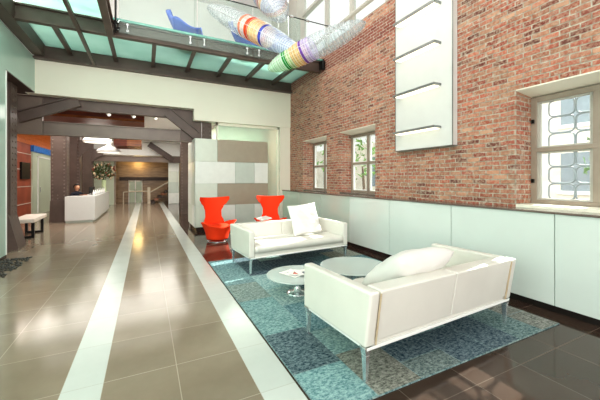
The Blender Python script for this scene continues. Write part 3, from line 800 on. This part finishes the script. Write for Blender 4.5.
for f in b.faces:
    if f not in pfaces:
        for l in f.loops: l[cl] = srgb('#83a0a0')
o = obj('patchwork_rug', b, M_rug); tag(o, 'large teal and blue patchwork rug under both white sofas', 'rug')

# ================================================================== SOFAS (built facing local +Y)
def make_sofa(loc, rz, label):
    t = thing('sofa', label, 'sofa', loc, rz, 'white leather sofas on the rug')
    W, D = .975, .44; zt = .685
    for sx in (-1, 1):
        b = nb()
        xo = sx*W; xi = sx*(W-.095)
        prism(b, [(-D-.0, .262), (D, .262), (D, zt-.01), (-D-.065, zt)], min(xo, xi), max(xo, xi), 'x')
        a = obj('arm', b, M_leather, t, .022, seg=3)
        b = nb(); prism(b, [(-D-.008, .27), (-D+.006, .27), (-D-.055, zt-.02), (-D-.069, zt-.02)], xi-sx*.004-.003, xi-sx*.004+.003, 'x'); obj('piping', b, M_leather_in, a)
    b = nb(); x = W-.10
    for s in (-1, 1):
        p_ = [(-D-.0, .29), (-D+.12, .29), (-D+.10, zt), (-D-.065, zt)]
        prism(b, p_, min(0, s*x)+(.0015 if s > 0 else 0), max(0, s*x)-(.0015 if s < 0 else 0), 'x')
    obj('backrest', b, M_leather, t, .016, seg=3)
    # quilted seat cushion
    b = nb(); nx, ny = 66, 28; x0, x1, y0, y1 = -x+.004, x-.004, -D+.12, D-.005
    grid = []
    for i in range(nx+1):
        row = []
        for j in range(ny+1):
            u = i/nx; w_ = j/ny
            e = min(u, 1-u)*(x1-x0); f = min(w_, 1-w_)*(y1-y0)
            ed = min(1, min(e, f)/.04); z = .405+.032*math.sqrt(max(0, 1-(1-ed)**2))
            gx = abs(math.sin(math.pi*(u*11))); gy = abs(math.sin(math.pi*(w_*4)))
            z -= .009*(1-min(1, gx*3))+.009*(1-min(1, gy*3)) if ed > .5 else 0
            row.append(b.verts.new((x0+(x1-x0)*u, y0+(y1-y0)*w_, z)))
        grid.append(row)
    for i in range(nx):
        for j in range(ny): b.faces.new((grid[i][j], grid[i+1][j], grid[i+1][j+1], grid[i][j+1]))
    ring = [grid[i][0] for i in range(nx+1)]+[grid[nx][j] for j in range(1, ny+1)]+[grid[i][ny] for i in range(nx-1, -1, -1)]+[grid[0][j] for j in range(ny-1, 0, -1)]
    low = [b.verts.new((q.co.x, q.co.y, .318)) for q in ring]
    for i in range(len(ring)): k = (i+1) % len(ring); b.faces.new((ring[k], ring[i], low[i], low[k]))
    b.faces.new(low); obj('seat_cushion', b, M_leather, t, smooth=True)
    b = nb(); box(b, -W+.1, W-.1, -D+.02, D-.02, .262, .316); f = obj('seat_frame', b, M_leather, t, .005)
    b = nb(); box(b, -W+.02, W-.02, D-.03, D, .246, .262); box(b, -W+.02, W-.02, -D, -D+.03, .24, .262)
    box(b, -W+.02, -W+.05, -D+.03, D-.03, .24, .262); box(b, W-.05, W-.02, -D+.03, D-.03, .24, .262); obj('base_rail', b, M_white, t, .003)
    for sx in (-1, 1):
        for sy in (-1, 1):
            b = nb(); cx, cy = sx*(W-.035), sy*(D-.035)
            def q(x, y, z): return (cx+x, cy+y, z)
            a_, c_ = .027, .013
            hexa(b, [q(-c_, -c_, 0), q(c_, -c_, 0), q(c_, c_, 0), q(-c_, c_, 0), q(-c_*1.4, -a_, .20), q(c_*1.4, -a_, .20), q(c_*1.4, a_, .20), q(-c_*1.4, a_, .20)])
            hexa(b, [q(-c_*1.4, -a_, .2), q(c_*1.4, -a_, .2), q(c_*1.4, a_, .2), q(-c_*1.4, a_, .2), q(-.034, -.034, .262), q(.034, -.034, .262), q(.034, .034, .262), q(-.034, .034, .262)])
            obj('leg', b, M_chrome, t, .003)
    return t
sofa1 = make_sofa((2.36, 2.27, .012), R(3), 'white leather sofa in the foreground seen from behind, big cushion on it')
sofa2 = dup(sofa1, (2.36, 5.12, .012), R(180+4.5), 'white leather sofa farther back facing the camera, in front of the orange chairs')

def pillow(name, label, mtx, w=.62, h=.62, th=.10, mat=M_quilt):
    b = nb(); n = 24; top = []; bot = []
    for i in range(n+1):
        r1 = []; r2 = []
        for j in range(n+1):
            u = 2*i/n-1; v_ = 2*j/n-1
            f = max(0, (1-abs(u)**2.6)*(1-abs(v_)**2.6))**.42
            pinch = 1-.055*(1-abs(u)**2)*abs(v_)**3; pinch2 = 1-.055*(1-abs(v_)**2)*abs(u)**3
            x = u*w/2*pinch2; y = v_*h/2*pinch
            wr = .006*math.sin(9*u+4*v_)*f+.004*math.sin(17*v_+5*u)*f
            r1.append(b.verts.new((x, y, th*f+wr)))
            r2.append(b.verts.new((x, y, -th*f+wr)) if f > 0 else r1[-1])
        top.append(r1); bot.append(r2)
    for i in range(n):
        for j in range(n):
            b.faces.new((top[i][j], top[i+1][j], top[i+1][j+1], top[i][j+1]))
            fs = (bot[i][j+1], bot[i+1][j+1], bot[i+1][j], bot[i][j])
            if len(set(fs)) > 2:
                try: b.faces.new(list(dict.fromkeys(fs)))
                except ValueError: pass
    o = obj(name, b, mat, None, smooth=True); o.matrix_world = mtx
    return tag(o, label, 'pillow')
# near pillow leans on the inside of the near backrest
pillow('pillow', 'plump white cushion leaning on the backrest of the foreground sofa',
       Matrix.Translation((2.15, 2.11, .672)) @ Matrix.Rotation(R(3), 4, 'Z') @ Matrix.Rotation(R(-36), 4, 'X'), .70, .60, .125)
pillow('pillow', 'square white cushion propped up on the far sofa with a sun patch',
       Matrix.Translation((2.70, 5.22, .74)) @ Matrix.Rotation(R(-2), 4, 'Z') @ Matrix.Rotation(R(68), 4, 'X') @ Matrix.Rotation(R(5), 4, 'Z'), .60, .60, .075)

# ================================================================== GLASS TABLES
def gtable(loc, r, h, label):
    t = thing('coffee_table', label, 'table', loc, 0, 'round glass coffee tables on the rug')
    b = nb(); lathe(b, [(r-.006, h-.012), (r, h-.008), (r, h-.002), (r-.006, h+.002)], seg=64); obj('table_top', b, M_table, t)
    b = nb(); lathe(b, [(.14, 0), (.145, .01), (.12, .02), (.05, .035), (.04, h*.5), (.06, h-.05), (.13, h-.014)], seg=40); obj('pedestal', b, M_chrome, t, smooth=True)
    return t
gtable((1.77, 3.63, .012), .40, .25, 'smaller low round glass table with magazines on it')
gtable((2.50, 3.40, .012), .45, .33, 'larger clear round glass table behind the foreground sofa')
cols_m = [('#e8e4dc', 'open magazine with white pages on the small glass table'), ('#c2442e', 'magazine with red cover on the small glass table'), ('#3a4a63', 'magazine with dark blue cover on the small glass table')]
for i, (c, lb) in enumerate(cols_m):
    m = thing('magazine', lb, 'magazine', (1.72+.09*i, 3.66-.03*i, .266+i*.007), R(20+35*i), 'magazines on the glass table')
    b = nb(); box(b, -.11, .11, -.15, .15, 0, .004); obj('pages', b, M_paper, m)
    b = nb(); box(b, -.09, .01, -.12, .08, .0042, .006); obj('cover', b, pm('cover_'+c[1:], c, .3, var=.5, scale=14), m)

# ================================================================== ORANGE CHAIRS (facing local -Y)
def make_chair(loc, rz, label):
    t = thing('lounge_chair', label, 'chair', loc, rz, 'orange wing-back swivel chairs')
    N = 72; rows_ = 10
    def lerp(tab, a):
        a = abs(a)
        for (a0, v0), (a1, v1) in zip(tab, tab[1:]):
            if a <= a1: s = (a-a0)/(a1-a0); s = s*s*(3-2*s); return v0+(v1-v0)*s
        return tab[-1][1]
    top = [(0, .42), (50, .42), (85, .47), (110, .50), (135, .42), (180, .36)]
    rad = [(0, .30), (50, .32), (85, .40), (110, .46), (135, .40), (180, .36)]
    b = nb(); O = []; I = []
    for k in range(N):
        a = -180+360*k/N; ra = R(a)
        h = lerp(top, a); rt = lerp(rad, a); o_ = []; i_ = []
        for j in range(rows_+1):
            s = j/rows_; z = .06+(h-.06)*s
            r_ = .25+.055*s**.8+(rt-.305)*s**2.4
            d_ = Vector((math.sin(ra), math.cos(ra), 0))
            o_.append(b.verts.new(d_*r_+Vector((0, 0, z))))
            if j >= 6: i_.append(b.verts.new(d_*(r_-.045)+Vector((0, 0, z-(.0 if j < rows_ else -.004)))))
        O.append(o_); I.append(i_)
    for k in range(N):
        n = (k+1) % N
        for j in range(rows_): b.faces.new((O[k][j], O[n][j], O[n][j+1], O[k][j+1]))
        for j in range(len(I[k])-1): b.faces.new((I[n][j], I[k][j], I[k][j+1], I[n][j+1]))
        b.faces.new((O[k][-1], O[n][-1], I[n][-1], I[k][-1]))
    b.faces.new([O[k][0] for k in range(N)])
    b.faces.new([I[k][0] for k in range(N)][::-1])
    obj('shell', b, M_orange, t, smooth=True)
    b = nb(); lathe(b, [(.26, .30), (.30, .33), (.30, .37), (.26, .40), (.1, .41)], 0, 0, 40); obj('seat', b, M_orange, t, smooth=True)
    # wing back
    wt = [(.34, .30), (.46, .25), (.58, .205), (.70, .205), (.82, .25), (.92, .33), (1.0, .375), (1.06, .37)]
    def wid(z):
        for (z0, w0), (z1, w1) in zip(wt, wt[1:]):
            if z <= z1: s = (z-z0)/(z1-z0); s = s*s*(3-2*s); return w0+(w1-w0)*s
        return wt[-1][1]
    b = nb(); F = []; B = []; nz, nx = 28, 20
    for i in range(nz+1):
        z = .34+(1.065-.34)*i/nz; w = wid(z); rf = []; rb = []
        for j in range(nx+1):
            u = 2*j/nx-1; x = u*w
            zz = z-(.028*(1-u*u) if i > nz-4 else 0)*(i-(nz-4))/4 if i > nz-4 else z
            y = .25+.10*(z-.34)/.72-.75*(x*x)-.10*abs(u)**3*(z > .7)*(z-.7)/.36
            rf.append(b.verts.new((x, y-.02, zz))); rb.append(b.verts.new((x*1.0, y+.025, zz)))
        F.append(rf); B.append(rb)
    for i in range(nz):
        for j in range(nx):
            b.faces.new((F[i][j], F[i][j+1], F[i+1][j+1], F[i+1][j])); b.faces.new((B[i][j+1], B[i][j], B[i+1][j], B[i+1][j+1]))
        for j in (0, nx): b.faces.new((F[i][j], F[i+1][j], B[i+1][j], B[i][j]))
    for i in (0, nz):
        for j in range(nx): b.faces.new((F[i][j], F[i][j+1], B[i][j+1], B[i][j]))
    obj('wing_back', b, M_orange, t, smooth=False, bevel=.012)
    b = nb(); lathe(b, [(.23, 0), (.24, .008), (.23, .016), (.06, .025), (.05, .06)], seg=36); obj('swivel_base', b, M_chrome, t, smooth=True)
    return t
ch1 = make_chair((1.55, 7.60, 0), R(10), 'left orange wing-back swivel chair, fully in view beside the pale stripe')
ch2 = dup(ch1, (2.93, 7.62, 0), R(-20), 'right orange wing-back swivel chair, half hidden behind the far sofa')
b = nb(); box(b, -.16, .16, -.12, .12, 0, .012); box(b, -.15, .15, -.115, .115, .012, .025)
o = obj('folded_paper', b, M_paper); o.location = (2.66, 7.36, .50); o.rotation_euler = (R(8), R(-6), R(20)); tag(o, 'white folded papers lying on the right orange chair', 'paper')

# ================================================================== BLUE CHAIRS on the bridge
def blue_chair(loc, rz, label):
    t = thing('shell_chair', label, 'chair', loc, rz, 'blue shell chairs on the glass bridge')
    b = nb(); n = 26; m = 18; F = []
    for i in range(n+1):
        s = i/n; row = []
        if s < .5: y = -.36+.62*(s/.5); z = .40-.06*math.sin(s/.5*math.pi*.9)
        else: q = (s-.5)/.5; y = .26+.24*q; z = .36+.54*q**1.15
        w = .36-.05*math.cos(s*6.28)-.26*max(0, (s-.62)/.38)**1.5
        for j in range(m+1):
            u = 2*j/m-1
            lift = .20*abs(u)**2.2*(math.exp(-((s-.45)/.22)**2))
            row.append((u*w, y-.12*abs(u)**2*(s > .5)*(s-.5)*2, z+lift))
        F.append(row)
    A = [[b.verts.new(p_) for p_ in r_] for r_ in F]; B = [[b.verts.new((p_[0], p_[1]+.02, p_[2]-.025)) for p_ in r_] for r_ in F]
    for i in range(n):
        for j in range(m):
            b.faces.new((A[i][j], A[i][j+1], A[i+1][j+1], A[i+1][j])); b.faces.new((B[i][j+1], B[i][j], B[i+1][j], B[i+1][j+1]))
        for j in (0, m): b.faces.new((A[i][j], A[i+1][j], B[i+1][j], B[i][j]))
    for i in (0, n):
        for j in range(m): b.faces.new((A[i][j], A[i][j+1], B[i][j+1], B[i][j]))
    obj('seat_shell', b, M_blue, t, smooth=True)
    b = nb(); lathe(b, [(.28, 0), (.29, .01), (.05, .03), (.03, .34)], seg=32); obj('pedestal', b, M_chrome, t, smooth=True)
    return t
bc = blue_chair((.93, 8.15, 4.765), R(75), 'blue shell chair with pointed back on the glass bridge, left of the sculptures')
dup(bc, (2.42, 8.0, 4.765), R(70), 'blue shell chair on the glass bridge, half hidden by the glass sculpture')

# ================================================================== GLASS SCULPTURES
def pix(x, y, D):
    A = math.atan(154/309.); s, c = math.sin(A), math.cos(A); F_ = 309.
    L = (x-300)/F_*D; return Vector((L*c+D*s, -L*s+D*c, 1.5-(y-179)/F_*D))
def sculpture(p0, p1, r, bands, label):
    d_ = p1-p0; Ln = d_.length; mid = (p0+p1)/2
    t = thing('glass_sculpture', label, 'sculpture', mid, 0, 'hanging glass hull sculptures')
    t.rotation_mode = 'QUATERNION'; t.rotation_quaternion = d_.to_track_quat('X', 'Z')
    def rad(u):
        k = max(0, 1-abs(u)**2.2)**.55
        return r*k
    b = nb(); cl = b.loops.layers.float_color.new('band') if hasattr(b.loops.layers, 'float_color') else b.loops.layers.color.new('band')
    nu, nv = 80, 28; V = []
    for i in range(nu+1):
        u = -1+2*i/nu; q = max(rad(u), .004)
        V.append([b.verts.new((u*Ln/2, q*math.cos(2*math.pi*k/nv), q*.8*math.sin(2*math.pi*k/nv))) for k in range(nv)])
    for i in range(nu):
        uc = -1+2*(i+.5)/nu; col = (1, 1, 1, 0)
        for a0, a1, c in bands:
            if a0 <= uc < a1: cc = srgb(c); col = (cc[0], cc[1], cc[2], 1)
        for k in range(nv):
            f = b.faces.new((V[i][k], V[i][(k+1) % nv], V[i+1][(k+1) % nv], V[i+1][k]))
            for l in f.loops: l[cl] = col
    obj('hull', b, M_hull, t, smooth=True)
    b = nb()
    for i in range(1, 30):
        u = -1+2*i/30; q = rad(u)*1.005
        tube(b, [(u*Ln/2, q*math.cos(2*math.pi*k/24), q*.8*math.sin(2*math.pi*k/24)) for k in range(24)], .0035, 5, closed=True)
    obj('rib_rings', b, M_wire, t, smooth=True)
    b = nb()
    for k in (0, 14):
        tube(b, [((-1+2*i/40)*Ln/2, rad(-1+2*i/40)*math.cos(2*math.pi*k/28), rad(-1+2*i/40)*.8*math.sin(2*math.pi*k/28)) for i in range(41)], .005, 5)
    obj('keel_lines', b, M_wire, t, smooth=True)
    inv = t.rotation_quaternion.inverted()
    b = nb()
    for u in (-.5, .5):
        q = Vector((u*Ln/2, 0, rad(u)*.6)); w = t.rotation_quaternion @ q
        tube(b, [q, inv @ (w+Vector((0, 0, 9.0-mid.z-w.z)))], .003, 4)
    obj('hanging_wire', b, M_wire, t)
sculpture(pix(208, 7, 6.6), pix(302, 54, 5.4), .275, [(-.06, .0, '#f29a7c'), (.0, .07, '#f5e4da'), (.07, .15, '#ee5a30'), (.15, .3, '#fbd9a4'), (.3, .34, '#f5e6c0'), (.34, .41, '#4f62d0'), (.41, .98, '#d3def0')],
          'hanging ribbed glass hull with orange and blue bands, pointing down to the right')
sculpture(pix(268, 70, 5.8), pix(366, 22, 5.0), .245, [(-.98, -.58, '#d5efd6'), (-.58, -.5, '#3fae5c'), (-.5, -.4, '#dff0c0'), (-.4, -.2, '#fbd6a0'), (-.2, -.14, '#8a5fc0'), (-.14, .0, '#ddd2ee')],
          'hanging ribbed glass hull with green and violet bands, tip against the brick wall')
sculpture(pix(248, -42, 5.2), pix(283, 20, 4.9), .33, [(-.3, .1, '#cfd4ea'), (.1, .34, '#c8cfe6'), (.34, .44, '#d9a8a0'), (.44, .52, '#e5c9a6')],
          'hanging glass hull at the top edge, only its pale rounded lower end in view')
# cable light track
tl = thing('cable_track', 'thin black lighting cable strung above the bridge toward the brick wall', 'cable', (0, 0, 0))
b = nb(); yk = 6.25; zk = 5.12
tube(b, [(-2.3, yk, zk), (XB, yk, zk)], .011, 6); obj('cable', b, M_black, tl)
for x in (.3, 1.3, 2.2, 2.9, 3.3, 3.9):
    b = nb(); tube(b, [(x-.04, yk, zk), (x+.04, yk, zk)], .03, 10); obj('connector', b, M_chrome, tl)

# ================================================================== LIGHT
w = bpy.data.worlds.new('World'); S.world = w; w.use_nodes = True
nt = w.node_tree; bg = nt.nodes['Background']
tc = nt.nodes.new('ShaderNodeTexCoord'); sx = nt.nodes.new('ShaderNodeSeparateXYZ'); rp = nt.nodes.new('ShaderNodeValToRGB')
nt.links.new(tc.outputs['Generated'], sx.inputs[0]); nt.links.new(sx.outputs[2], rp.inputs[0]); nt.links.new(rp.outputs[0], bg.inputs[0])
rp.color_ramp.elements[0].color = (.88, .85, .80, 1); rp.color_ramp.elements[1].color = (1, .99, .96, 1)
bg.inputs[1].default_value = 1.05
def lamp(kind, name, loc, energy, color=(1, 1, 1), size=1, sy=None, rot=(0, 0, 0), ang=None):
    l = bpy.data.lights.new(name, kind); l.energy = energy; l.color = color
    if kind == 'AREA': l.shape = 'RECTANGLE'; l.size = size; l.size_y = sy or size
    if kind == 'SUN': l.angle = ang or .01
    if kind == 'POINT': l.shadow_soft_size = size
    o = bpy.data.objects.new(name, l); C.objects.link(o); o.location = loc; o.rotation_euler = rot; return o
sd = Vector((-1, -.22, -.67))
lamp('AREA', 'front_fill_light', (.6, -4.0, 2.6), 230, (1, .98, .95), 6, 4.5, (R(90), 0, 0))  # soft fill added behind the camera; no window stands there
lamp('AREA', 'facade_fill_light', (9, 2, 9), 2000, (1, .98, .95), 14, 6, (0, R(-55), 0))  # area fill added to brighten the building across the street
lamp('AREA', 'fascia_fill_light', (-.2, 2.6, 4.0), 130, (1, .97, .93), 3.2, 1.0, (R(84), 0, 0))  # fill added above the view to brighten the cream fascia
lamp('AREA', 'left_fill_light', (-2.2, .6, 2.3), 75, (1, .98, .95), 2.2, 2.0, (0, R(-90), 0))  # unseen fill added at the left to whiten the near sofa arm
s_ = lamp('SUN', 'sun_lamp', (12, 6, 10), 12.5, (1, .95, .86), ang=.008); s_.rotation_mode = 'QUATERNION'; s_.rotation_quaternion = sd.to_track_quat('-Z', 'Y')
for y in (12.2, 17.0): lamp('AREA', 'passage_fill_light', (-.9, y, 3.62 if y > 13 else 3.32), 190, (1, .95, .88), 4.6, 4.0)  # broad fill panels added under the ceiling to light the deep passage
lamp('AREA', 'office_lamp', (3.1, 10.8, 3.5), 110, (1, .98, .92), 1.2, .4)
lamp('POINT', 'end_wall_lamp', (-.45, 22.2, 2.45), 22, (1, .72, .3), .3)
lamp('AREA', 'alcove_lamp', (-3.2, 12.5, 3.4), 60, (1, .9, .8), 1.2, 2)
S.view_settings.view_transform = 'Standard'; S.view_settings.look = 'Medium High Contrast'
S.view_settings.exposure = -0.1; S.view_settings.gamma = 1.0
S.cycles.max_bounces = 8; S.cycles.diffuse_bounces = 5; S.cycles.glossy_bounces = 4; S.cycles.transparent_max_bounces = 16
S.cycles.use_denoising = True; S.cycles.sample_clamp_indirect = 6

# ================================================================== CAMERA
cam = bpy.data.cameras.new('camera'); co_ = bpy.data.objects.new('camera', cam); C.objects.link(co_)
cam.sensor_width = 36; cam.lens = 309/600*36; cam.shift_y = -(200-179)/600
cam.clip_start = .05; cam.clip_end = 200
co_.location = (0, 0, 1.5); co_.rotation_euler = (R(90), 0, -math.atan(154/309.))
S.camera = co_
